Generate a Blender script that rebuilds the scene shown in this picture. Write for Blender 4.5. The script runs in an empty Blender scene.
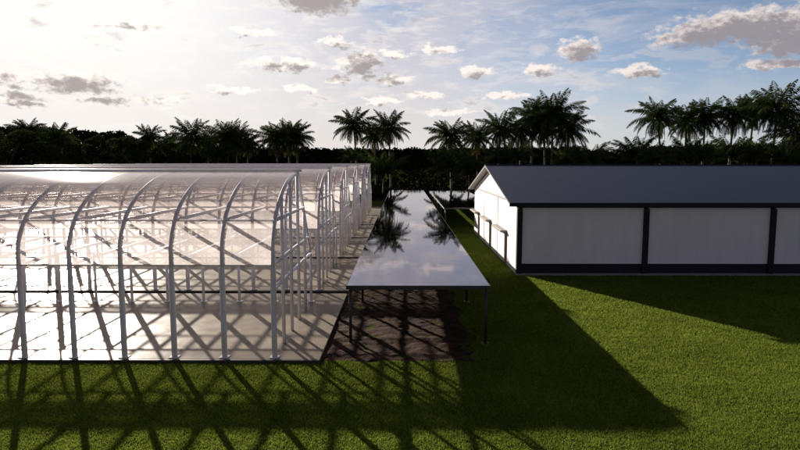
import bpy, math, random
import numpy as np
from mathutils import Vector, Matrix, noise as mnoise

# ------------------------------------------------------------------ camera, sky, sun, exposure
scene = bpy.context.scene
R = math.radians
SUN_AZ, SUN_EL = R(-30.3), R(15.2)          # azimuth measured from +Y towards +X
CAM_Z = 7.0
cam_d = bpy.data.cameras.new('camera')
cam_d.sensor_width = 36
cam_d.lens = 27.0
cam_d.clip_start = 0.1
cam_d.clip_end = 4000
cam = bpy.data.objects.new('camera', cam_d)
scene.collection.objects.link(cam)
cam.location = (0, 0, CAM_Z)
cam.rotation_euler = (R(90 - 6.09), 0, R(0.287))
scene.camera = cam

scene.view_settings.view_transform = 'Standard'
scene.view_settings.look = 'None'
scene.view_settings.gamma = 1
scene.view_settings.exposure = 1.0
scene.view_settings.use_curve_mapping = False
scene.cycles.transparent_max_bounces = 40
scene.cycles.max_bounces = 10
scene.cycles.caustics_reflective = False
scene.cycles.caustics_refractive = False
scene.cycles.sample_clamp_indirect = 6

sun_dir = Vector((math.sin(SUN_AZ) * math.cos(SUN_EL), math.cos(SUN_AZ) * math.cos(SUN_EL), math.sin(SUN_EL)))
sun_d = bpy.data.lights.new('sun', 'SUN')
sun_d.energy = 5.0
sun_d.angle = R(0.5)
sun_d.color = (1.0, 0.90, 0.78)
sun = bpy.data.objects.new('sun', sun_d)
scene.collection.objects.link(sun)
sun.location = (-30, 40, 40)
sun.rotation_euler = (-sun_dir).to_track_quat('-Z', 'Y').to_euler()

SKY_STRENGTH = 0.05
world = bpy.data.worlds.new('World')
scene.world = world
world.use_nodes = True
wt = world.node_tree
wt.nodes.clear()


class G:
    """small helper for node maths"""
    def __init__(s, tree):
        s.t = tree

    def n(s, typ, **kw):
        nd = s.t.nodes.new(typ)
        for k, v in kw.items():
            setattr(nd, k, v)
        return nd

    def put(s, sock, v):
        if hasattr(v, 'is_output'):
            s.t.links.new(v, sock)
        else:
            sock.default_value = v

    def m(s, op, a, b=0.0, c=None, clamp=False):
        nd = s.n('ShaderNodeMath', operation=op, use_clamp=clamp)
        s.put(nd.inputs[0], a)
        s.put(nd.inputs[1], b)
        if c is not None:
            s.put(nd.inputs[2], c)
        return nd.outputs[0]

    def vm(s, op, a, b=(0, 0, 0), out=0):
        nd = s.n('ShaderNodeVectorMath', operation=op)
        s.put(nd.inputs[0], a)
        if op == 'SCALE':
            s.put(nd.inputs['Scale'], b)
        else:
            s.put(nd.inputs[1], b)
        return nd.outputs['Value'] if out else nd.outputs[0]

    def smooth(s, v, a, b, lo=0.0, hi=1.0):
        nd = s.n('ShaderNodeMapRange', interpolation_type='SMOOTHSTEP')
        s.put(nd.inputs[0], v)
        for i, q in enumerate((a, b, lo, hi)):
            s.put(nd.inputs[i + 1], q)
        return nd.outputs[0]

    def mix(s, f, a, b):
        nd = s.n('ShaderNodeMix', data_type='RGBA')
        s.put(nd.inputs[0], f)
        s.put(nd.inputs[6], a if hasattr(a, 'is_output') else (*a, 1))
        s.put(nd.inputs[7], b if hasattr(b, 'is_output') else (*b, 1))
        return nd.outputs[2]

    def noise(s, vec, scale, detail=4, rough=0.55, dist=0.0):
        nd = s.n('ShaderNodeTexNoise')
        s.put(nd.inputs['Vector'], vec)
        nd.inputs['Scale'].default_value = scale
        nd.inputs['Detail'].default_value = detail
        nd.inputs['Roughness'].default_value = rough
        nd.inputs['Distortion'].default_value = dist
        return nd.outputs[0]


w = G(wt)
geo = w.n('ShaderNodeTexCoord').outputs['Generated']
dirv = w.vm('NORMALIZE', geo)
sep = w.n('ShaderNodeSeparateXYZ')
w.put(sep.inputs[0], dirv)
dx, dy, dz = sep.outputs
az = w.m('MULTIPLY', w.m('ARCTAN2', dx, dy), 57.2958)
el = w.m('MULTIPLY', w.m('ARCSINE', dz), 57.2958)
comb = w.n('ShaderNodeCombineXYZ')
w.put(comb.inputs[0], az)
w.put(comb.inputs[1], el)
ae = comb.outputs[0]                           # azimuth / elevation in degrees

sky = w.n('ShaderNodeTexSky', sky_type='NISHITA')
sky.sun_disc = False
sky.sun_elevation = SUN_EL
sky.sun_rotation = SUN_AZ
sky.altitude = 1500
sky.air_density = 0.85
sky.dust_density = 0.9
sky.ozone_density = 2.5
sky_rgb = w.vm('SCALE', sky.outputs[0], SKY_STRENGTH)

# angle from the sun drives the bright aureole of thin cloud round it
cs = w.vm('DOT_PRODUCT', dirv, tuple(sun_dir), out=1)
ang = w.m('MULTIPLY', w.m('ARCCOSINE', cs), 57.2958)
# flattened towards the horizon
near = w.smooth(ang, 31.0, 5.0)
near2 = w.smooth(ang, 75.0, 15.0)
low = w.smooth(el, 14.0, 0.0)

col = w.mix(0.14, sky_rgb, (0.26, 0.265, 0.28))     # faint overall high haze
# thin cirrus veil: streaks stretched along the azimuth
st = w.vm('MULTIPLY', ae, (0.10, 0.42, 1.0))
cn = w.noise(st, 1.0, 6, 0.62, 0.6)
veil = w.m('MULTIPLY', w.m('MAXIMUM', w.smooth(cn, 0.40, 0.72), w.m('MULTIPLY', w.smooth(ang, 52.0, 30.0), w.smooth(cn, 0.22, 0.50))), w.smooth(ang, 80.0, 28.0))
col = w.mix(w.m('MULTIPLY', veil, 0.80), col, (0.335, 0.318, 0.34))
st2 = w.vm('MULTIPLY', ae, (0.35, 1.3, 1.0))
cn2 = w.noise(st2, 1.0, 5, 0.6, 0.3)
dapple = w.m('MULTIPLY', w.smooth(cn2, 0.48, 0.66), w.m('MULTIPLY', w.smooth(ang, 52.0, 25.0), w.smooth(el, 3.0, 8.0)))
col = w.mix(w.m('MULTIPLY', dapple, 0.5), col, (0.47, 0.44, 0.43))
# pale haze low over the horizon
col = w.mix(w.m('MULTIPLY', w.smooth(el, 9.0, 0.0), 0.72), col, w.mix(near2, (0.235, 0.245, 0.275), (0.36, 0.34, 0.325)))
# aureole
col = w.mix(w.m('MULTIPLY', near, 0.93), col, (0.54, 0.525, 0.505))
col = w.mix(w.m('MULTIPLY', w.m('MULTIPLY', near2, low), 0.60), col, (0.44, 0.405, 0.385))

# cumulus: az, el, half width, half height in degrees
CLOUDS = [(-8.1, 14.6, 4.6, 1.7), (-11.2, 8.7, 4.0, .65), (-6.3, 10.7, 1.9, .45), (-4.0, 9.0, 2.4, 1.2),
          (-5.9, 7.45, 1.5, .55), (-1.4, 7.5, 2.6, .6), (-.75, 9.8, 1.7, .42), (-28.3, 6.5, 4.3, 1.05),
          (-33.0, 6.3, 1.3, .75), (-32.5, 4.9, 2.8, .5), (-25.9, 5.0, 2.2, .5), (-22.6, 5.1, 1.3, .5),
          (-20.9, 5.4, .9, .4), (16.0, 9.9, 1.9, 1.1), (7.0, 8.2, 1.8, .7), (12.6, 8.2, 1.7, .6),
          (20.8, 7.7, 2.4, .6), (28.6, 10.8, 6.6, 1.5), (32.5, 9.3, 4.2, 1.2), (25.0, 10.3, 3.5, .9),
          (3.4, 10.1, 2.0, .4), (1.9, 6.0, 2.2, .45), (4.6, 4.6, 2.6, .35), (-2.2, 5.6, 2.0, .4), (9.6, 6.0, 1.8, .4), (-13.5, 11.4, 2.6, .5), (-24, 11.5, 3.0, .5), (-15.5, 6.4, 2.4, .35), (-9.5, 6.6, 1.7, .35), (-37, 7.4, 3.2, .8), (31.5, 7.6, 3.0, .6), (37.5, 12.5, 5.0, 2.0), (-41, 9.0, 5.0, 1.0), (47, 7.0, 5, 1.2), (-52, 12, 6, 1.5),
          (2, 21, 9, 2.2), (20, 24, 10, 2.6), (-20, 26, 9, 2.5), (44, 20, 9, 2.5), (-48, 22, 9, 3)]


def cloud_field(v):
    wob = w.n('ShaderNodeTexNoise')
    w.put(wob.inputs['Vector'], w.vm('MULTIPLY', v, (0.55, 0.95, 1)))
    wob.inputs['Scale'].default_value = 1.0
    wob.inputs['Detail'].default_value = 6
    wob.inputs['Roughness'].default_value = 0.6
    off = w.vm('MULTIPLY', w.vm('SUBTRACT', wob.outputs[1], (.5, .5, .5)), (3.4, 1.9, 0))
    p = w.vm('ADD', v, off)
    best = None
    for a, e, ra, re in CLOUDS:
        q = w.vm('MULTIPLY', w.vm('SUBTRACT', p, (a, e, 0)), (1 / ra, 1 / re, 0))
        d = w.vm('LENGTH', q, out=1)
        best = d if best is None else w.m('MINIMUM', best, d)
    fine = w.noise(w.vm('MULTIPLY', v, (1.0, 1.7, 1)), 1.0, 7, 0.62)
    return w.m('ADD', w.m('SUBTRACT', 1.0, best), w.m('MULTIPLY', w.m('SUBTRACT', fine, 0.5), 1.5))


f0 = cloud_field(ae)
f1 = cloud_field(w.vm('ADD', ae, (-0.7, 0.75, 0)))      # towards the sun: how much cloud lies in the way
mask = w.smooth(f0, -0.08, 0.42)
tex = w.noise(w.vm('MULTIPLY', ae, (1.7, 2.6, 1)), 1.0, 6, 0.65)
thick = w.smooth(w.m('ADD', w.m('ADD', w.m('MULTIPLY', f0, 0.35), w.m('MULTIPLY', f1, 0.85)), w.m('MULTIPLY', w.m('SUBTRACT', tex, 0.5), 1.3)), -0.30, 0.62)
lit = w.mix(near2, (0.42, 0.36, 0.335), (0.58, 0.53, 0.49))
body = w.mix(near2, (0.155, 0.138, 0.152), (0.20, 0.178, 0.172))
ccol = w.mix(thick, lit, body)
# thin ragged scud between the cumulus, only a veil of cloud
scn = w.noise(w.vm('MULTIPLY', ae, (0.21, 0.62, 1.0)), 1.0, 7, 0.6, 0.4)
scud = w.m('MULTIPLY', w.smooth(scn, 0.50, 0.68), w.m('MULTIPLY', w.smooth(el, 1.5, 4.0), w.smooth(el, 17.0, 9.0)))
scud = w.m('MULTIPLY', scud, w.smooth(ang, 75.0, 40.0))
col = w.mix(w.m('MULTIPLY', scud, 0.55), col, w.mix(w.smooth(scn, 0.56, 0.74), lit, body))
col = w.mix(w.m('MULTIPLY', mask, 0.92), col, ccol)

# added dark cloud, unseen, overhead and behind the viewer, to cut the fill light
dim_deckn = w.noise(w.vm('MULTIPLY', dirv, (2.2, 2.2, 4.0)), 1.0, 5, 0.55)
dk = w.m('ADD', w.m('ADD', w.m('MULTIPLY', dy, -1.0), w.m('MULTIPLY', dz, 1.15)), w.m('MULTIPLY', w.m('SUBTRACT', dim_deckn, 0.5), 0.55))
dim_deck = w.smooth(dk, -0.22, 0.30)
dim_deckc = w.mix(w.smooth(dim_deckn, 0.3, 0.7), (0.020, 0.021, 0.034), (0.044, 0.045, 0.064))
back_fill = w.m('MULTIPLY', w.smooth(dz, 0.55, 0.05), w.smooth(dy, 0.1, -0.5))  # added paler band low behind the viewer, lights the shed's front wall
dim_deckc = w.mix(w.m('MULTIPLY', back_fill, 0.85), dim_deckc, (0.200, 0.188, 0.218))
col = w.mix(w.m('MULTIPLY', dim_deck, 0.93), col, dim_deckc)
# nothing shines from below the horizon but a dim haze
col = w.mix(w.smooth(el, -0.5, -4.0), col, (0.05, 0.05, 0.045))
bg = w.n('ShaderNodeBackground')
w.put(bg.inputs[0], col)
bg.inputs[1].default_value = 1.0
wo = w.n('ShaderNodeOutputWorld')
wt.links.new(bg.outputs[0], wo.inputs[0])


# ------------------------------------------------------------------ helpers
col_main = scene.collection


def link(o, parent=None):
    col_main.objects.link(o)
    if parent is not None:
        o.parent = parent
    return o


def empty(name, loc, label=None, cat=None, group=None):
    o = bpy.data.objects.new(name, None)
    o.empty_display_size = 0.4
    o.location = loc
    link(o)
    tag(o, label, cat, group)
    return o


def tag(o, label=None, cat=None, group=None, kind=None):
    if label:
        o['label'] = label
    if cat:
        o['category'] = cat
    if group:
        o['group'] = group
    if kind:
        o['kind'] = kind
    return o


class MB:
    """collects polygons and links them as one mesh object"""
    def __init__(s):
        s.v, s.f, s.smooth = [], [], []

    def add(s, vs, fs, smooth=False):
        k = len(s.v)
        s.v += [tuple(q) for q in vs]
        s.f += [tuple(i + k for i in q) for q in fs]
        s.smooth += [smooth] * len(fs)
        return s

    def box(s, x0, x1, y0, y1, z0, z1, bev=0.0):
        if bev <= 0:
            vs = [(x, y, z) for z in (z0, z1) for y in (y0, y1) for x in (x0, x1)]
            fs = [(0, 2, 3, 1), (4, 5, 7, 6), (0, 1, 5, 4), (2, 6, 7, 3), (0, 4, 6, 2), (1, 3, 7, 5)]
            return s.add(vs, fs)
        b = bev
        vs, fs = [], []
        for z, i in ((z0, b), (z0 + b, 0), (z1 - b, 0), (z1, b)):
            vs += [(x0 + i, y0 + b, z), (x0 + b, y0 + i, z), (x1 - b, y0 + i, z), (x1 - i, y0 + b, z),
                   (x1 - i, y1 - b, z), (x1 - b, y1 - i, z), (x0 + b, y1 - i, z), (x0 + i, y1 - b, z)]
        fs.append(tuple(range(7, -1, -1)))
        fs.append(tuple(range(24, 32)))
        for r in range(3):
            for k in range(8):
                a, c = r * 8 + k, r * 8 + (k + 1) % 8
                fs.append((a, c, c + 8, a + 8))
        return s.add(vs, fs)

    def tube(s, pts, rad, n=8, cap=True, up=None):
        pts = [Vector(p) for p in pts]
        if not isinstance(rad, (list, tuple)):
            rad = [rad] * len(pts)
        vs, fs = [], []
        prev = None
        for i, p in enumerate(pts):
            t = (pts[min(i + 1, len(pts) - 1)] - pts[max(i - 1, 0)]).normalized()
            if prev is None:
                a = Vector(up) if up else (Vector((1, 0, 0)) if abs(t.x) < .8 else Vector((0, 1, 0)))
                a = (a - t * a.dot(t)).normalized()
            else:
                a = (prev - t * prev.dot(t)).normalized()
            prev = a
            b = t.cross(a)
            for k in range(n):
                an = 2 * math.pi * (k + .5) / n
                vs.append(p + (a * math.cos(an) + b * math.sin(an)) * rad[i])
        for i in range(len(pts) - 1):
            for k in range(n):
                a, c = i * n + k, i * n + (k + 1) % n
                fs.append((a, c, c + n, a + n))
        if cap:
            fs.append(tuple(range(n - 1, -1, -1)))
            fs.append(tuple(range((len(pts) - 1) * n, len(pts) * n)))
        return s.add(vs, fs, n > 4)

    def mesh(s, name, mat):
        me = bpy.data.meshes.new(name)
        me.from_pydata(s.v, [], s.f)
        me.polygons.foreach_set('use_smooth', s.smooth)
        me.materials.append(mat)
        me.update()
        return me

    def build(s, name, mat, parent=None):
        return link(bpy.data.objects.new(name, s.mesh(name, mat)), parent)


def np_quads(name, V, mat, parent=None, nper=4):
    """V: (n*nper,3) array -> faces of nper verts each"""
    me = bpy.data.meshes.new(name)
    nv = len(V)
    nf = nv // nper
    me.vertices.add(nv)
    me.vertices.foreach_set('co', np.asarray(V, dtype=np.float32).ravel())
    me.loops.add(nv)
    me.loops.foreach_set('vertex_index', np.arange(nv, dtype=np.int32))
    me.polygons.add(nf)
    me.polygons.foreach_set('loop_start', np.arange(0, nv, nper, dtype=np.int32))
    me.update(calc_edges=True)
    me.materials.append(mat)
    return link(bpy.data.objects.new(name, me), parent)


def new_mat(name):
    m = bpy.data.materials.new(name)
    m.use_nodes = True
    t = m.node_tree
    t.nodes.clear()
    g = G(t)
    out = g.n('ShaderNodeOutputMaterial')
    return m, g, out


def pbr(name, c1, c2=None, rough=0.6, metal=0.0, scale=4.0, bump=0.0, bscale=None, stretch=(1, 1, 1), spec=0.5, r2=None, world_space=False):
    m, g, out = new_mat(name)
    b = g.n('ShaderNodeBsdfPrincipled')
    tc = g.n('ShaderNodeTexCoord').outputs['Object'] if not world_space else g.n('ShaderNodeNewGeometry').outputs['Position']
    v = g.vm('MULTIPLY', tc, stretch)
    n = g.noise(v, scale, 5, 0.6)
    c2 = c2 or c1
    g.put(b.inputs['Base Color'], g.mix(g.smooth(n, 0.3, 0.7), c1, c2))
    if r2 is not None:
        g.put(b.inputs['Roughness'], g.smooth(g.noise(v, scale * 1.7, 4), 0.3, 0.7, rough, r2))
    else:
        b.inputs['Roughness'].default_value = rough
    b.inputs['Metallic'].default_value = metal
    b.inputs['Specular IOR Level'].default_value = spec
    if bump:
        bp = g.n('ShaderNodeBump')
        bp.inputs['Strength'].default_value = bump
        bp.inputs['Distance'].default_value = 0.05
        g.put(bp.inputs['Height'], g.noise(v, bscale or scale * 4, 5, 0.6))
        g.put(b.inputs['Normal'], bp.outputs[0])
    t = m.node_tree
    t.links.new(b.outputs[0], out.inputs[0])
    return m


def leaf_mat(name, c1, c2, scale=0.6, trans=0.35):
    m, g, out = new_mat(name)
    gi = g.n('ShaderNodeNewGeometry')
    n = g.noise(gi.outputs['Position'], scale, 3)
    rnd = gi.outputs['Random Per Island']
    c = g.mix(g.smooth(n, .3, .7), c1, c2)
    hs = g.n('ShaderNodeHueSaturation')
    g.put(hs.inputs['Value'], g.smooth(rnd, 0, 1, 0.6, 1.4))
    g.put(hs.inputs['Color'], c)
    d = g.n('ShaderNodeBsdfDiffuse')
    g.put(d.inputs[0], hs.outputs[0])
    tr = g.n('ShaderNodeBsdfTranslucent')
    g.put(tr.inputs[0], hs.outputs[0])
    mx = g.n('ShaderNodeMixShader')
    mx.inputs[0].default_value = trans
    t = m.node_tree
    t.links.new(d.outputs[0], mx.inputs[1])
    t.links.new(tr.outputs[0], mx.inputs[2])
    t.links.new(mx.outputs[0], out.inputs[0])
    return m


def make_glazing():
    m, g, out = new_mat('greenhouse_glazing')
    gi = g.n('ShaderNodeNewGeometry')
    c = g.m('ABSOLUTE', g.vm('DOT_PRODUCT', gi.outputs['Incoming'], gi.outputs['Normal'], out=1))
    fr = g.m('POWER', g.m('SUBTRACT', 1.0, c), 4.5)
    fr = g.m('MULTIPLY_ADD', fr, 0.45, 0.05, clamp=True)
    dust = g.noise(g.vm('MULTIPLY', gi.outputs['Position'], (0.35, 1.6, 0.8)), 1.2, 5, 0.65)
    milk = g.smooth(dust, 0.3, 0.75, 0.27, 0.40)
    milk = g.m('MULTIPLY', milk, g.m('DIVIDE', 1.15, g.m('ADD', c, 0.35)), clamp=True)
    milk = g.m('MINIMUM', milk, 0.66)
    tr = g.n('ShaderNodeBsdfTransparent')
    tr.inputs[0].default_value = (0.97, 0.945, 0.945, 1)
    tl = g.n('ShaderNodeBsdfTranslucent')
    tl.inputs[0].default_value = (0.90, 0.835, 0.815, 1)
    gl = g.n('ShaderNodeBsdfGlossy')
    gl.inputs['Color'].default_value = (0.95, 0.93, 0.95, 1)
    gl.inputs['Roughness'].default_value = 0.16
    a = g.n('ShaderNodeMixShader')
    b = g.n('ShaderNodeMixShader')
    g.put(a.inputs[0], milk)
    g.put(b.inputs[0], fr)
    L = m.node_tree.links.new
    L(tr.outputs[0], a.inputs[1])
    L(tl.outputs[0], a.inputs[2])
    L(a.outputs[0], b.inputs[1])
    L(gl.outputs[0], b.inputs[2])
    L(b.outputs[0], out.inputs[0])
    return m


M = {}
M['white_steel'] = pbr('white_painted_steel', (.84, .82, .86), (.76, .74, .78), .42, scale=1.5)
M['glazing'] = make_glazing()
M['concrete'] = pbr('pale_polished_concrete', (.30, .25, .195), (.215, .18, .14), .30, scale=.7, bump=.06, bscale=6, r2=.40, spec=.05, world_space=True)
M['soil'] = pbr('bare_red_brown_soil', (.078, .044, .029), (.020, .013, .010), .95, scale=1.6, bump=.8, bscale=9, stretch=(1, 1, 1), spec=.04, world_space=True)
M['wall'] = pbr('white_wall_panel', (.84, .81, .85), (.76, .735, .77), .55, scale=.55, bump=.03, bscale=3, stretch=(1.6, 1, .35))
M['wall_end'] = pbr('white_gable_cladding', (.84, .81, .79), (.78, .75, .73), .5, scale=.6)
M['navy'] = pbr('dark_navy_steel', (.010, .011, .022), (.015, .016, .028), .5, scale=2, spec=.2)
M['grey_trim'] = pbr('grey_trim', (.26, .235, .22), (.20, .18, .17), .6, scale=3, spec=.2)
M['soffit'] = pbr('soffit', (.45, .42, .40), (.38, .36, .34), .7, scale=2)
M['black_steel'] = pbr('black_steel', (.03, .026, .028), (.045, .04, .04), .5, scale=3)
M['slab'] = pbr('grey_concrete', (.34, .33, .32), (.26, .25, .25), .8, scale=1.5, bump=.1)
M['trunk'] = pbr('palm_bark', (.16, .12, .09), (.09, .07, .05), .9, scale=3, bump=.6, bscale=5, stretch=(1, 1, 6))
M['bark'] = pbr('tree_bark', (.10, .075, .055), (.06, .045, .035), .9, scale=3, bump=.6)
M['frond'] = leaf_mat('palm_frond', (.050, .066, .022), (.034, .050, .018), .5, .22)
M['frond_dry'] = leaf_mat('dry_frond', (.13, .085, .04), (.09, .06, .03), .5, .2)
M['leaf'] = leaf_mat('broad_leaf', (.048, .056, .020), (.030, .040, .016), .3, .2)
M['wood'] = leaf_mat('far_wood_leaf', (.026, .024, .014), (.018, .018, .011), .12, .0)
M['blade'] = leaf_mat('grass_blade', (.182, .238, .036), (.142, .186, .028), .35, .5)
M['hill'] = pbr('distant_wooded_hill', (.045, .05, .035), (.03, .034, .026), .95, scale=.05, bump=.5, spec=0.0)


def make_mirror():
    m, g, out = new_mat('glossy_roof_sheet')
    b = g.n('ShaderNodeBsdfPrincipled')
    pos = g.n('ShaderNodeNewGeometry').outputs['Position']
    n = g.noise(pos, 0.25, 3)
    g.put(b.inputs['Base Color'], g.mix(n, (.36, .348, .372), (.31, .30, .325)))
    b.inputs['Metallic'].default_value = 1.0
    b.inputs['Specular Tint'].default_value = (.68, .665, .70, 1)
    g.put(b.inputs['Roughness'], g.smooth(g.noise(pos, 0.9, 5, .65), 0.35, 0.75, 0.02, 0.06))
    bp = g.n('ShaderNodeBump')
    bp.inputs['Strength'].default_value = 0.10
    bp.inputs['Distance'].default_value = 0.02
    g.put(bp.inputs['Height'], g.noise(pos, 0.6, 2))
    g.put(b.inputs['Normal'], bp.outputs[0])
    m.node_tree.links.new(b.outputs[0], out.inputs[0])
    return m


M['mirror'] = make_mirror()


def make_roof_metal():
    m, g, out = new_mat('blue_grey_roof_sheet')
    b = g.n('ShaderNodeBsdfPrincipled')
    tc = g.n('ShaderNodeTexCoord').outputs['Object']
    n = g.noise(g.vm('MULTIPLY', tc, (.3, .8, 1)), 1.0, 4)
    g.put(b.inputs['Base Color'], g.mix(n, (.022, .029, .070), (.017, .023, .055)))
    b.inputs['Roughness'].default_value = 0.5
    b.inputs['Specular IOR Level'].default_value = .16
    wv = g.n('ShaderNodeTexWave', wave_type='BANDS', bands_direction='X')
    g.put(wv.inputs['Vector'], tc)
    wv.inputs['Scale'].default_value = 1.3
    bp = g.n('ShaderNodeBump')
    bp.inputs['Strength'].default_value = .10
    bp.inputs['Distance'].default_value = .02
    g.put(bp.inputs['Height'], wv.outputs[1])
    g.put(b.inputs['Normal'], bp.outputs[0])
    m.node_tree.links.new(b.outputs[0], out.inputs[0])
    return m


M['roof'] = make_roof_metal()


def make_lawn():
    m, g, out = new_mat('lawn')
    b = g.n('ShaderNodeBsdfPrincipled')
    pos = g.n('ShaderNodeNewGeometry').outputs['Position']
    n1 = g.noise(pos, .35, 5, .6)
    n2 = g.noise(pos, 9.0, 4, .7)
    c = g.mix(g.smooth(n1, .3, .7), (.105, .145, .020), (.075, .108, .016))
    c = g.mix(g.smooth(n2, .35, .75), g.vm('SCALE', c, .55), c)
    g.put(b.inputs['Base Color'], c)
    b.inputs['Roughness'].default_value = .95
    b.inputs['Specular IOR Level'].default_value = 0.0
    bp = g.n('ShaderNodeBump')
    bp.inputs['Strength'].default_value = .9
    bp.inputs['Distance'].default_value = .08
    g.put(bp.inputs['Height'], g.noise(pos, 14.0, 4, .7))
    g.put(b.inputs['Normal'], bp.outputs[0])
    m.node_tree.links.new(b.outputs[0], out.inputs[0])
    return m


M['lawn'] = make_lawn()

# ------------------------------------------------------------------ the setting
GZ = -0.13
MB().add([(-1800, -600, GZ), (1800, -600, GZ), (1800, 2600, GZ), (-1800, 2600, GZ)], [(0, 1, 2, 3)]).build('lawn', M['lawn'])['kind'] = 'structure'
# bare soil under the long canopy and in the gutters between the greenhouse floors
MB().add([(-60, 20.7, GZ + .004), (-2.6, 20.7, GZ + .004), (-2.6, 98, GZ + .004), (-60, 98, GZ + .004)], [(0, 1, 2, 3)]).build('gutter_soil', M['soil'])['kind'] = 'structure'
sx0, sx1 = -2.95, 3.1
xs = np.linspace(sx0, sx1, 64)
ys = np.concatenate([np.linspace(20.2, 42, 230), np.linspace(42.6, 104, 90)])
vs = []
for yy in ys:
    for xx in xs:
        nn = mnoise.noise(Vector((xx * 1.1, yy * 1.1, 2))) * .05 + mnoise.noise(Vector((xx * 3.2, yy * 3.2, 7))) * .045 + mnoise.noise(Vector((xx * 8, yy * 8, 4))) * .025
        edge = min(1, (sx1 - xx) / .7, (yy - 20.2) / .7 )
        vs.append((xx, yy, GZ + .035 + nn - .16 * (1 - max(0, edge))))
nxs = len(xs)
fs = [(j * nxs + i, j * nxs + i + 1, (j + 1) * nxs + i + 1, (j + 1) * nxs + i) for j in range(len(ys) - 1) for i in range(nxs - 1)]
MB().add(vs, fs, True).build('soil_strip', M['soil'])['kind'] = 'structure'

PERIOD, Y0, DEPTH = 11.45, 20.9, 10.2
XR, BAY, NB = -4.6, 1.80, 18
XL = XR - BAY * NB
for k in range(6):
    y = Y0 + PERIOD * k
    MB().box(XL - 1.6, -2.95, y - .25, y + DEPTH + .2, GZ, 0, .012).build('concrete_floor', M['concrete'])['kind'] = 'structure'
    MB().box(XL - 1.6, -2.95, y - .33, y - .253, GZ, -.008, .008).build('floor_edge_shade', M['black_steel'])['kind'] = 'structure'  # dark strip put in as the shade along the slab's front edge

# ------------------------------------------------------------------ greenhouses
Z0, B, A = 3.75, 2.70, 5.4                    # curved front up to the ridge, straight slope behind
YB, ZB = 8.6, 2.45                            # back wall: distance and height
SLAB = DEPTH


def arch_pts(n=14, off=0.0, zlow=None):
    pts = []
    for i in range(n + 1):
        t = math.pi / 2 * i / n
        pts.append((A - (A + off) * math.cos(t), Z0 + (B + off) * math.sin(t)))
    if zlow is not None:
        pts = [(-off, zlow)] + pts
    return pts                                   # (y, z)


def arch_z(y):
    if y > A:
        return Z0 + B + (ZB - Z0 - B) * (y - A) / (YB - A)
    return Z0 + B * math.sqrt(max(0, 1 - ((y - A) / A) ** 2))


def hoop_mesh():
    b = MB()
    pts = [(0, y, z) for y, z in [(0, 0), (0, 1.2), (0, 2.4)] + arch_pts(18)]
    b.tube(pts, [.10] * 3 + [.072] * 19, 8, up=(1, 0, 0))
    b.tube([(0, YB, ZB), (0, YB, 0)], .066, 8, up=(1, 0, 0))
    for y in (0, YB):
        b.box(-.16, .16, y - .16, y + .16, .001, .022)
    return b.mesh('hoop', M['white_steel'])


def y_at(z):
    return A - A * math.sqrt(max(0, 1 - ((z - Z0) / B) ** 2)) if z > Z0 else 0


def y_back(z):
    return A + (YB - A) * (Z0 + B - z) / (Z0 + B - ZB)


def tie_mesh(z):
    return MB().tube([(0, y_at(z), z), (0, y_back(z), z)], .066, 8).mesh('tie_beam', M['white_steel'])


ME = {'hoop': hoop_mesh(), 'tie': tie_mesh(3.35), 'collar': tie_mesh(4.88), 'low': tie_mesh(2.45)}


def rail_mesh(y, z, r=.04):
    return MB().tube([(XL - XR, y, z), (0, y, z)], r, 8).mesh('purlin', M['white_steel'])


PURLINS = [rail_mesh(0, 3.35), rail_mesh(y_back(3.35), 3.35), rail_mesh(y_at(4.88), 4.88), rail_mesh(y_back(4.88), 4.88), rail_mesh(YB, 2.45)]
ME['ridge_cap'] = MB().box(XL - XR - .15, .15, A - .12, A + .12, Z0 + B + .075, Z0 + B + .20).mesh('ridge_cap', M['white_steel'])

ME['rafter'] = MB().tube([(0, A, Z0 + B), (0, YB, ZB)], .062, 8).mesh('gable_rafter', M['white_steel'])
GP = []
for y in (1.72, 3.44, 5.16, 6.88):
    GP.append(MB().tube([(0, y, 0), (0, y, arch_z(y))], .07, 8).mesh('gable_post', M['white_steel']))


def sheet_mesh():
    b = MB()
    pts = arch_pts(20, .088, 3.30)
    x0, x1 = XL - XR - .12, .12
    vs = []
    for y, z in pts:
        vs += [(x0, y, z), (x1, y, z)]
    fs = [(2 * i, 2 * i + 1, 2 * i + 3, 2 * i + 2) for i in range(len(pts) - 1)]
    b.add(vs, fs, True)
    return b.mesh('roof_glazing', M['glazing'])


ME['sheet'] = sheet_mesh()

GLABEL = ['white framed arched greenhouse nearest the viewer, beside the front lawn',
          'second arched greenhouse, directly behind the one beside the lawn',
          'third arched greenhouse counted from the front lawn',
          'fourth arched greenhouse from the lawn, two before the hindmost',
          'fifth arched greenhouse from the lawn, just in front of the hindmost',
          'hindmost arched greenhouse of the row, closest to the palm grove']


def place(me, name, parent, loc):
    o = bpy.data.objects.new(name, me)
    o.location = loc
    return link(o, parent)


for k in range(6):
    root = empty('greenhouse', (XR, Y0 + PERIOD * k, 0), GLABEL[k], 'greenhouse', 'arched greenhouses in a row')
    for i in range(NB + 1):
        x = -BAY * i
        place(ME['hoop'], 'hoop', root, (x, 0, 0))
        place(ME['tie'], 'tie_beam', root, (x, 0, 0))
        place(ME['collar'], 'tie_beam', root, (x, 0, 0))
    for x in (0, -BAY * NB):
        place(ME['low'], 'gable_rail', root, (x, 0, 0))
        place(ME['rafter'], 'gable_rafter', root, (x, 0, 0))
        for me in GP:
            place(me, 'gable_post', root, (x, 0, 0))
    for me in PURLINS:
        place(me, 'purlin', root, (0, 0, 0))
    place(ME['ridge_cap'], 'ridge_cap', root, (0, 0, 0))
    place(ME['sheet'], 'roof_glazing', root, (0, 0, 0))


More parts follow.
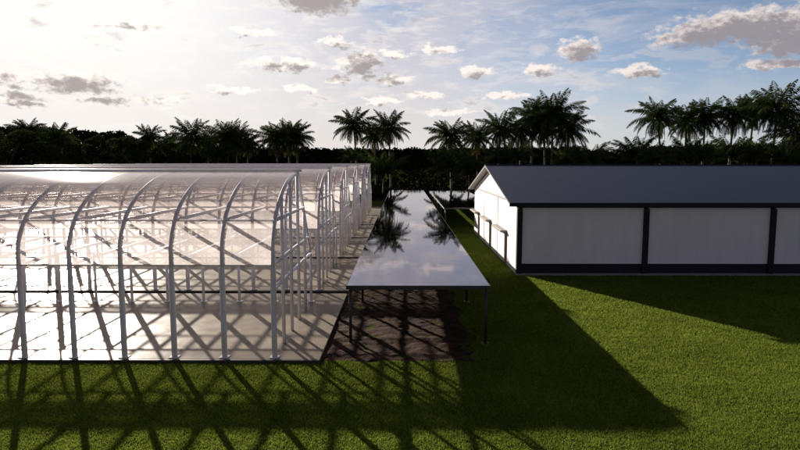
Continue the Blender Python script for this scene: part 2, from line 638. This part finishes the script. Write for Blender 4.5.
# ------------------------------------------------------------------ long glossy canopies
def canopy(loc, wid, lng, label, post_every):
    root = empty('flat_canopy', loc, label, 'canopy', 'long flat glossy canopies')
    MB().box(0, wid, 0, lng, 2.195, 2.215).build('glossy_roof', M['mirror'], root)
    b = MB()
    b.box(-.03, wid + .03, -.03, 0, 2.06, 2.205).box(-.03, wid + .03, lng, lng + .03, 2.06, 2.205)
    b.box(-.03, -.001, .0, lng, 2.06, 2.205).box(wid + .001, wid + .03, 0, lng, 2.06, 2.205)
    b.build('edge_beam', M['black_steel'], root)
    n = int(lng / post_every)
    pm = MB().tube([(0, 0, 0), (0, 0, 2.19 - GZ)], .06, 8).box(-.14, .14, -.14, .14, .002, .03).mesh('post', M['black_steel'])
    jm = MB().box(0, wid, -.05, .05, 2.08, 2.19).mesh('cross_beam', M['black_steel'])
    for i in range(n + 1):
        y = .12 + (lng - .24) * i / n
        for x in (.12, wid - .12):
            place(pm, 'post', root, (x, y, GZ))
        place(jm, 'cross_beam', root, (0, y, 0))
    return root


canopy((-2.17, 22.8, 0), 5.52, 77.2, 'long low flat canopy with mirror-glossy top running between greenhouses and white shed', 6.5)
canopy((4.25, 61.6, 0), 6.0, 35.0, 'short far glossy flat canopy half hidden behind the white shed', 7.0)

# ------------------------------------------------------------------ white shed
SX, SY0, SY1 = 7.17, 37.55, 59.9
SX1 = SX + 7.93 * 5
EZ, RZ = 4.32, 6.52
SM = (SY0 + SY1) / 2
shed = empty('storage_shed', (SX, SY0, 0), 'white walled industrial shed with dark frame and blue grey gabled roof', 'shed')
Ls, Ws = SX1 - SX, SY1 - SY0
MB().box(-.05, Ls + .5, -.55, Ws + .5, GZ, GZ + .06, .01).build('floor_slab', M['slab'], shed)
b = MB().box(.0, Ls, .02, .18, GZ + .061, .53)
b.build('plinth', M['navy'], shed)
pw = 7.93
colm = MB().box(-.16, .16, -.14, .06, 0, EZ - .22, .01).mesh('column', M['navy'])
panm = MB().box(.165, pw - .165, .03, .17, .532, EZ - .222).mesh('wall_panel', M['wall'])
for i in range(6):
    place(colm, 'column', shed, (.16 + (pw * i if i < 5 else Ls - .32), 0, GZ + .061))
    if i < 5:
        place(panm, 'wall_panel', shed, (pw * i + (.16 if i < 5 else 0), 0, 0))
MB().box(-.05, Ls + .05, -.16, .10, EZ - .22 + .0, EZ - .002).build('eave_beam', M['navy'], shed)
# back wall
MB().box(.0, Ls, Ws - .18, Ws, GZ + .061, EZ).build('back_wall', M['wall'], shed)
# gable ends: three clad bays and the triangle
for gx, s in ((0, 1), (Ls - .12, 1)):
    bays = [(.19, 7.6), (7.74, 15.2), (15.34, Ws - .19)]
    for y0, y1 in bays:
        MB().box(gx, gx + .12, y0, y1, GZ + .061, EZ - .03).build('gable_cladding', M['wall_end'], shed)
    MB().box(gx - .02, gx + .10, 7.601, 7.739, GZ + .061, EZ - .031).box(gx - .02, gx + .10, 15.201, 15.339, GZ + .061, EZ - .031).build('cladding_joint', M['navy'], shed)
    MB().box(gx - .03, gx + .10, .19, Ws - .19, EZ - .03, EZ + .10).build('girt', M['grey_trim'], shed)
    y0, y1 = .3, Ws - .3
    zz = EZ + .102
    sl = (RZ - EZ) / (Ws / 2)
    tri = [(y0 + .2, zz), (y1 - .2, zz), (Ws / 2, RZ - .06)]
    vs = [(gx, y, z) for y, z in tri] + [(gx + .1, y, z) for y, z in tri]
    MB().add(vs, [(2, 1, 0), (3, 4, 5), (0, 1, 4, 3), (1, 2, 5, 4), (2, 0, 3, 5)]).build('gable_panel', M['wall_end'], shed)
# door surrounds on the gable wall, one per bay: a hood with one side post
for j, yb in enumerate((3.6, 11.0, 18.4)):
    h = MB().box(-.45, -.002, yb, yb + 4.1, 2.09, 2.25, .02).build('door_hood', M['grey_trim'], shed)
    MB().box(-.15, -.002, yb + .05, yb + .20, GZ + .061, 2.099).build('hood_post', M['grey_trim'], h)
    MB().box(-.012, -.001, yb + .26, yb + 4.0, GZ + .061, 2.05).build('door_leaf', M['wall_end'], shed)


def roof_slope(y_eave, y_ridge, z_eave, z_ridge, name):
    x0, x1 = -.55, Ls + .55
    th = .09
    vs = [(x0, y_eave, z_eave), (x1, y_eave, z_eave), (x1, y_ridge, z_ridge), (x0, y_ridge, z_ridge)]
    vs += [(x, y, z - th) for x, y, z in vs]
    return MB().add(vs, [(0, 1, 2, 3), (7, 6, 5, 4), (0, 4, 5, 1), (1, 5, 6, 2), (2, 6, 7, 3), (3, 7, 4, 0)])


sl = (RZ - EZ) / (Ws / 2)
ov = .30
fr = roof_slope(-ov, Ws / 2, EZ + .16 - ov * sl, RZ + .16, 'roof')
b2 = roof_slope(Ws + 1.0, Ws / 2 + .001, EZ + .16 - 1.0 * sl, RZ + .16, 'roof')
# back slope faces need flipping so normals point outward
b2.f = [tuple(reversed(q)) for q in b2.f]
ro = fr.build('roof', M['roof'], shed)
b2.build('roof', M['soffit'] if False else M['roof'], shed)
MB().box(-.57, Ls + .57, Ws / 2 - .16, Ws / 2 + .16, RZ + .135, RZ + .18).build('ridge_cap', M['roof'], ro)
MB().box(-.56, Ls + .56, -ov - .10, -ov - .002, EZ - .14, EZ + .11).build('gutter', M['navy'], shed)
# soffit boards under the overhang of both slopes at the gable
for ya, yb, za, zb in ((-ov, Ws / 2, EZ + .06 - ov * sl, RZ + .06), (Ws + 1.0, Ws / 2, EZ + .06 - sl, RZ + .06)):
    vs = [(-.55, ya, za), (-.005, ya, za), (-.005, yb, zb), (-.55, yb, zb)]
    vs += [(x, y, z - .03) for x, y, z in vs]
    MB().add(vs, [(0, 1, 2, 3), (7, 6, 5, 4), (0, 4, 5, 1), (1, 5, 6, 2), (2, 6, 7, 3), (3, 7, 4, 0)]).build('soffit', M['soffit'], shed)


# ------------------------------------------------------------------ palms
def palm_arrays(seed, L=4.6, nf=26, droop=1.0, young=False):
    """leaflet quads of one crown about the origin, plus rachis polylines"""
    rs = np.random.RandomState(seed)
    quads, rach, dry = [], [], []
    for i in range(nf):
        u = (i + .5) / nf
        a = i * 2.39996 + rs.uniform(-.25, .25)
        e = R(84 - 138 * u ** .9 + rs.uniform(-8, 8))
        if young:
            e = R(84 - 80 * u + rs.uniform(-8, 8))
        ln = L * (0.72 + .32 * math.sin(math.pi * min(1, u * 1.15))) * rs.uniform(.88, 1.1)
        n = 11
        p = np.zeros(3)
        pts = [p.copy()]
        ee = e
        bend = R(3.8 + 4.6 * u) * droop * rs.uniform(.8, 1.3)
        twist = rs.uniform(-.02, .02)
        aa = a
        for k in range(n):
            d = np.array([math.cos(ee) * math.cos(aa), math.cos(ee) * math.sin(aa), math.sin(ee)])
            p = p + d * ln / n
            pts.append(p.copy())
            ee = max(ee - bend * (0.5 + 1.1 * k / n), R(-86))
            aa += twist
        pts = np.array(pts)
        rach.append(pts)
        tgt = dry if (u > .93 and not young) else quads
        nl = 30
        side = np.array([-math.sin(a), math.cos(a), 0])
        for k in range(nl):
            t = .10 + .90 * (k + .5) / nl
            f = t * n
            j = min(int(f), n - 1)
            base = pts[j] + (pts[j + 1] - pts[j]) * (f - j)
            fw = pts[j + 1] - pts[j]
            fw = fw / np.linalg.norm(fw)
            up = np.cross(side, fw)
            ll = ln * .235 * (math.sin(math.pi * (t * .86 + .1)) ** .7) * rs.uniform(.8, 1.15)
            for sg in (-1, 1):
                dr = side * sg * .80 + fw * .55 + np.array([0, 0, -.40 - .45 * rs.rand()]) + up * .12
                dr /= np.linalg.norm(dr)
                tip = base + dr * ll + np.array([0, 0, -.10 * ll])
                wv = fw * .085
                mid = base + dr * ll * .5
                tgt.append([base - wv * .6, mid - wv, tip, mid + wv])
    return np.array(quads).reshape(-1, 3), rach, (np.array(dry).reshape(-1, 3) if dry else None)


CROWNS = {}
for nm, sd, L, nf, dr in (('a', 1, 6.2, 44, 1.0), ('b', 2, 5.7, 42, 1.15), ('c', 3, 6.5, 48, .95), ('d', 4, 5.5, 40, 1.05), ('e', 6, 6.0, 38, 1.2)):
    CROWNS[nm] = palm_arrays(sd, L, nf, dr)
YOUNG = {}
for nm, sd, L, nf in (('y', 11, 5.0, 22), ('z', 12, 5.8, 24)):
    YOUNG[nm] = palm_arrays(sd, L, nf, .9, True)

PALM_CACHE = {}


def palm(x, y, h, kind, label, group, scale=1.0, rz=0.0):
    """a palm: tapered leaning trunk, crown of fronds with a heart, hanging dry fronds"""
    root = empty('palm_tree', (x, y, GZ), label, 'palm', group)
    young = kind in YOUNG
    quads, rach, dry = (YOUNG if young else CROWNS)[kind]
    rs = random.Random(int(x * 131 + y * 17))
    lean = Vector((rs.uniform(-.06, .06), rs.uniform(-.05, .05), 0)) * h
    n = 8
    tp = [Vector((0, 0, 0)) + lean * (t ** 1.7) + Vector((0, 0, h * t)) for t in [i / n for i in range(n + 1)]]
    r0 = .30 if not young else .22
    rad = [r0 * (1.35 if i == 0 else 1 - .45 * i / n) for i in range(n + 1)]
    MB().tube(tp, rad, 9).build('trunk', M['trunk'], root)
    key = kind
    if key not in PALM_CACHE:
        co = np_quads('crown', quads, M['frond'])
        me = co.data
        bpy.data.objects.remove(co)
        b = MB()
        for pts in rach:
            b.tube(pts[::2], [.065 - .05 * i / 5 for i in range(len(pts[::2]))], 4, cap=False)
        b.tube([(0, 0, -.5), (0, 0, .2), (0, 0, .9)], [.22, .26, .05], 8)
        rm = b.mesh('frond_stalks', M['frond'])
        dm = None
        if dry is not None and len(dry):
            do = np_quads('dry_fronds', dry, M['frond_dry'])
            dm = do.data
            bpy.data.objects.remove(do)
        PALM_CACHE[key] = (me, rm, dm)
    for me, nm in zip(PALM_CACHE[key], ('crown', 'frond_stalks', 'dry_fronds')):
        if me is None:
            continue
        o = place(me, nm, root, tp[-1])
        o.scale = (scale, scale, scale)
        o.rotation_euler = (0, 0, rz)
    return root


F, PITCH, YAW = 600.0, R(6.09), R(.287)


def from_photo(px, py, Y):
    """world x and z of a photograph point (800 wide) standing at distance Y"""
    u, v = (px - 400) / F, (225 - py) / F
    d = (u, math.cos(PITCH) + math.sin(PITCH) * v, -math.sin(PITCH) + math.cos(PITCH) * v)
    xx = d[0] * math.cos(YAW) - d[1] * math.sin(YAW)
    yy = d[0] * math.sin(YAW) + d[1] * math.cos(YAW)
    return xx / yy * Y, CAM_Z + d[2] / yy * Y


# picture column, crown top row, distance, crown kind, size, label
TALL = [
    (29, 114, 150, 'b', .85, 'palm crown rising from the dark trees at the far left edge'),
    (57, 118, 146, 'd', .95, 'palm just right of the left edge palm, sunk in dark trees'),
    (149, 121, 150, 'd', .75, 'small thin palm standing left of the two bigger ones over the greenhouse roofs'),
    (167, 127, 158, 'e', .75, 'low palm squeezed between the thin one and the larger one at left'),
    (188, 116, 146, 'a', .95, 'larger palm over the left greenhouses with a broad pointed crown'),
    (206, 127, 155, 'b', .65, 'short palm in the gap between two larger crowns at left'),
    (226, 118, 142, 'c', .88, 'dense round palm, left one of a touching trio at left'),
    (237, 120, 147, 'a', .85, 'middle palm of the touching trio over the greenhouse roofs'),
    (247, 127, 150, 'd', .78, 'right and lowest palm of the touching trio over the greenhouse roofs'),
    (277, 117, 140, 'b', .92, 'left palm of the close pair standing alone against pale sky'),
    (289, 117, 146, 'c', .90, 'dense middle palm of the lone clump above the greenhouse ridges'),
    (298, 120, 143, 'a', .75, 'right slim palm of the lone clump above the greenhouse ridges'),
    (357, 106, 140, 'c', .84, 'tall wide palm above the right end of the greenhouse row'),
    (376, 118, 150, 'd', .85, 'lower palm wedged right beside the tall wide one near greenhouse end'),
    (391, 108, 137, 'a', .84, 'palm left of the central sky gap, beside the long canopy end'),
    (452, 113, 132, 'b', .98, 'palm right of the central sky gap, left of the shed roof'),
    (479, 117, 140, 'd', .90, 'small palm directly above the gable peak of the white shed'),
    (499, 108, 134, 'a', .90, 'upright palm just right of the shed gable peak'),
    (521, 110, 138, 'e', .95, 'leftmost palm of the tall dark clump over the shed roof'),
    (533, 97, 136, 'c', .85, 'second palm of the tall dark clump, below the highest crown'),
    (553, 88, 130, 'c', 1.0, 'highest palm of the tall dark clump over the shed roof'),
    (547, 106, 137, 'b', .95, 'palm in the middle of the tall dark clump, under the highest crown'),
    (571, 105, 131, 'a', .98, 'rightmost palm of the tall dark clump, fronds reaching into open sky'),
    (665, 91, 128, 'b', 1.0, 'leftmost palm of the right hand row above the shed roof'),
    (688, 97, 134, 'd', 1.0, 'second palm of the right hand row, slim crown'),
    (706, 96, 131, 'a', .85, 'third palm of the right hand row, drooping round crown'),
    (733, 91, 129, 'e', .95, 'fourth palm of the right hand row with sun browned fronds'),
    (752, 90, 134, 'b', .90, 'fifth palm of the right hand row, left of the tallest'),
    (777, 80, 121, 'c', 1.08, 'tallest palm at the right edge with a wide ragged crown'),
    (796, 108, 126, 'a', 1.0, 'palm cut by the right edge, lower than the tallest beside it'),
]
LOW = [
    (131, 143, 138, 'y', .8, 'low bushy palm above the second greenhouse ridge at left'),
    (217, 142, 140, 'z', .8, 'low young palm in front of the trio over the greenhouse roofs'),
    (352, 143, 128, 'y', .7, 'low young palm under the tall wide palm by the greenhouse end'),
    (383, 148, 118, 'z', 1.0, 'low spreading palm at the far end of the greenhouse row'),
    (452, 143, 117, 'z', 1.05, 'low spreading palm left of the shed gable, below a taller palm'),
    (470, 146, 112, 'y', 1.0, 'low palm close behind the left tip of the shed roof'),
    (494, 142, 118, 'y', .8, 'low palm peeping over the shed ridge right of its peak'),
    (517, 139, 116, 'z', .8, 'low palm over the shed ridge below the left of the dark clump'),
    (566, 142, 114, 'y', .8, 'low palm over the shed ridge below the right of the dark clump'),
    (592, 140, 112, 'z', .85, 'low feathery palm at the right foot of the tall dark clump'),
    (638, 133, 112, 'z', .9, 'low palm with an upright frond at the left of the right hand row'),
    (655, 137, 108, 'y', .9, 'low palm below the leftmost palm of the right hand row'),
    (688, 134, 110, 'z', .9, 'low wide palm under the second palm of the right hand row'),
    (702, 137, 107, 'y', .85, 'low palm over the shed ridge below the third right hand palm'),
    (731, 133, 108, 'z', .9, 'low palm under the sun browned palm at right'),
    (752, 132, 106, 'y', 1.0, 'low dense palm left of the foot of the tallest palm'),
    (786, 138, 104, 'z', .9, 'low palm in the corner under the tallest palm at right'),
]
rp = random.Random(42)
for px, py, Y, kd, sc, lb in TALL:
    x, z = from_photo(px, py, Y)
    palm(x, Y, z - GZ - 5.3 * sc, kd, lb, 'tall palms behind the buildings', sc * 1.13, rp.uniform(0, 6.28))
for px, py, Y, kd, sc, lb in LOW:
    x, z = from_photo(px, py, Y)
    palm(x, Y, max(1.0, z - GZ - 4.8 * sc), kd, lb, 'low young palms behind the buildings', sc * 1.05, rp.uniform(0, 6.28))


# ------------------------------------------------------------------ broadleaf trees
def leaf_cloud(rs, centers, radii, n, size):
    """random leaf quads spread through lumpy ellipsoids"""
    out = []
    cnt = (n * (radii ** 2) / (radii ** 2).sum()).astype(int)
    for c, r, k in zip(centers, radii, cnt):
        d = rs.normal(size=(k, 3))
        d /= np.linalg.norm(d, axis=1)[:, None]
        rr = r * rs.uniform(.35, 1.0, k) ** .5
        p = c + d * rr[:, None] * np.array([1, 1, .75])
        out.append(p)
    P = np.concatenate(out)
    k = len(P)
    a = rs.normal(size=(k, 3))
    a /= np.linalg.norm(a, axis=1)[:, None]
    b = np.cross(a, rs.normal(size=(k, 3)))
    b /= np.linalg.norm(b, axis=1)[:, None]
    s = (size * rs.uniform(.6, 1.4, k))[:, None]
    V = np.stack([P - a * s, P - b * s * .5, P + a * s, P + b * s * .5], axis=1)
    return V.reshape(-1, 3)


def broad_tree(x, y, h, rx, label, seed):
    root = empty('broadleaf_tree', (x, y, GZ), label, 'tree', 'broadleaf trees behind the greenhouses')
    rs = np.random.RandomState(seed)
    b = MB()
    b.tube([(0, 0, 0), (.15, 0, h * .25), (.1, .1, h * .55)], [.35, .27, .16], 8)
    cs, rr = [], []
    for k in range(11):
        an = rs.uniform(0, 6.28)
        q = rs.uniform(.15, .85)
        c = np.array([math.cos(an) * rx * q, math.sin(an) * rx * q, h * rs.uniform(.42, .86)])
        cs.append(c)
        rr.append(rx * rs.uniform(.28, .48))
        b.tube([(.1, .05, h * .35), tuple(c * np.array([.6, .6, .85])), tuple(c)], [.13, .08, .03], 6)
    b.build('trunk', M['bark'], root)
    np_quads('crown', leaf_cloud(rs, np.array(cs), np.array(rr), 6500, .22), M['leaf'], root)


BROAD = [(3, 122, 132, 5.5, 'dark leafy tree in the far left corner over the greenhouse roofs'),
         (44, 126, 138, 5.5, 'rounded dark tree between the two left edge palms'),
         (76, 130, 134, 4.5, 'dark tree right of the left edge palms'),
         (97, 127, 140, 3.2, 'thin topped tree with a loose crown left of the leafy mound'),
         (114, 125, 136, 4.2, 'leafy mound of a tree left of the thin palm'),
         (133, 132, 142, 3.6, 'smaller dark tree touching the thin palm'),
         (172, 138, 137, 3.2, 'low dark tree between the thin palm and the larger palm'),
         (-40, 118, 136, 7.0, 'big dark tree beyond the left edge')]
for i, (px, py, Y, rx, lb) in enumerate(BROAD):
    if px < 0:
        continue
    x, z = from_photo(px, py, Y)
    broad_tree(x, Y, (z - GZ) * .97, rx, lb, 50 + i)

# the far wood: one dark mass of foliage behind the palms
rs = np.random.RandomState(9)
n = 125000
px_prof = np.array([-400, -60, 0, 30, 70, 125, 140, 200, 300, 395, 440, 500, 575, 590, 620, 640, 700, 800, 860, 1200])
py_prof = np.array([134, 130, 128, 128, 132, 134, 141, 147, 150, 150.5, 150, 149, 148, 151, 153, 149, 147, 146, 146, 148])
X = rs.uniform(-430, 430, n)
Yw = rs.uniform(0, 1, n) ** 1.6 * 30 + 310
pxx = 403 + X / Yw * 600
top = CAM_Z + (161 - np.interp(pxx, px_prof, py_prof)) / 600 * Yw
nz = np.array([mnoise.noise(Vector((a * .11, b * .12, 3.1))) + .6 * mnoise.noise(Vector((a * .35, b * .35, 8.1))) for a, b in zip(X, Yw)])
top = top + nz * 1.9
Z = GZ + (top - GZ) * rs.uniform(0, 1, n) ** .75


def leaf_quads(P, s0, s1):
    k = len(P)
    a = rs.normal(size=(k, 3))
    a /= np.linalg.norm(a, axis=1)[:, None]
    b = np.cross(a, rs.normal(size=(k, 3)))
    b /= np.linalg.norm(b, axis=1)[:, None]
    s = (rs.uniform(s0, s1, k))[:, None]
    return np.stack([P - a * s, P - b * s * .6, P + a * s, P + b * s * .6], 1).reshape(-1, 3)


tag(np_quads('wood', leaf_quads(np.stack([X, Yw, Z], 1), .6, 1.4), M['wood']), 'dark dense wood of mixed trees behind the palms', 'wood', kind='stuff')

# low undergrowth between the end of the grounds and the wood
n = 85000
Yw = 108 + 202 * rs.uniform(0, 1, n) ** 1.25
X = rs.uniform(-1, 1, n) * (Yw * .95 + 20)
nz = np.array([mnoise.noise(Vector((q * .16, r * .16, 1.7))) for q, r in zip(X, Yw)])
hh = np.clip(1.3 + 2.0 * nz + (Yw - 108) * .012, .15, 4.2)
hh = np.where(np.abs(X - 1) < 8, np.minimum(hh, .9 + (Yw - 108) * .02), hh)
P = np.stack([X, Yw, GZ + hh * rs.uniform(0, 1, n)], 1)
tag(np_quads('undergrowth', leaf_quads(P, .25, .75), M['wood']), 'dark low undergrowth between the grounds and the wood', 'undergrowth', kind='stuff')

# low wooded rise far beyond
b = MB()
nx, ny = 120, 8
vs, fs = [], []
for j in range(ny + 1):
    for i in range(nx + 1):
        x = -900 + 1800 * i / nx
        y = 480 + 240 * j / ny
        e = math.sin(math.pi * j / ny)
        z = GZ - .5 + e * (15 + 2.2 * mnoise.noise(Vector((x * .012, y * .01, 0))) + 1.3 * mnoise.noise(Vector((x * .06, y * .05, 4))))
        vs.append((x, y, z))
for j in range(ny):
    for i in range(nx):
        q = j * (nx + 1) + i
        fs.append((q, q + 1, q + nx + 2, q + nx + 1))
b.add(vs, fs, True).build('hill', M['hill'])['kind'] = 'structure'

# ------------------------------------------------------------------ grass
rs = np.random.RandomState(3)
pts = []


def scatter(n, x0, x1, y0, y1, keep):
    x = rs.uniform(x0, x1, n)
    y = rs.uniform(y0, y1, n)
    k = keep(x, y)
    pts.append(np.stack([x[k], y[k]], 1))


soil_or_slab = lambda x, y: ((y > 20.62) & (x < -2.9)) | ((y > 20.75) & (x < 2.7))
shed_foot = lambda x, y: (y > 36.95) & (x > 7.05)
u = rs.uniform(0, 1, 1900000)
yy = 8.5 * (46.0 / 8.5) ** u                 # thins out with distance
xx = rs.uniform(-1, 1, len(yy)) * (yy * .70 + 5.5)
rag = np.array([mnoise.noise(Vector((q * .9, r * .9, 12))) for q, r in zip(xx, yy)]) * .5
k = ~soil_or_slab(xx + rag * (yy > 20.9), yy + rag * .6 * (xx > -2.9)) & ~shed_foot(xx, yy)
pts.append(np.stack([xx[k], yy[k]], 1))
P2 = np.concatenate(pts)
n = len(P2)
clump = np.array([mnoise.noise(Vector((q * 1.1, r * 1.1, 0))) + .6 * mnoise.noise(Vector((q * 3.7, r * 3.7, 5))) for q, r in P2])
h = (.044 + .024 * clump + rs.uniform(-.014, .022, n)) * (1 + (P2[:, 1] - 12) * .02)
h = np.clip(h, .016, .13)
wd = (.006 + P2[:, 1] * .00034) * rs.uniform(.7, 1.3, n)
an = rs.uniform(0, 2 * np.pi, n)
ln = rs.normal(size=(n, 2)) * .45
base = np.concatenate([P2, np.full((n, 1), GZ - .003)], 1)
sd = np.stack([np.cos(an) * wd, np.sin(an) * wd, np.zeros(n)], 1)
tip = base + np.stack([ln[:, 0] * h, ln[:, 1] * h, h], 1)
V = np.stack([base - sd, base + sd, tip], 1).reshape(-1, 3)
tag(np_quads('grass', V, M['blade'], nper=3), 'short green grass blades of the front lawn', 'grass', kind='stuff')
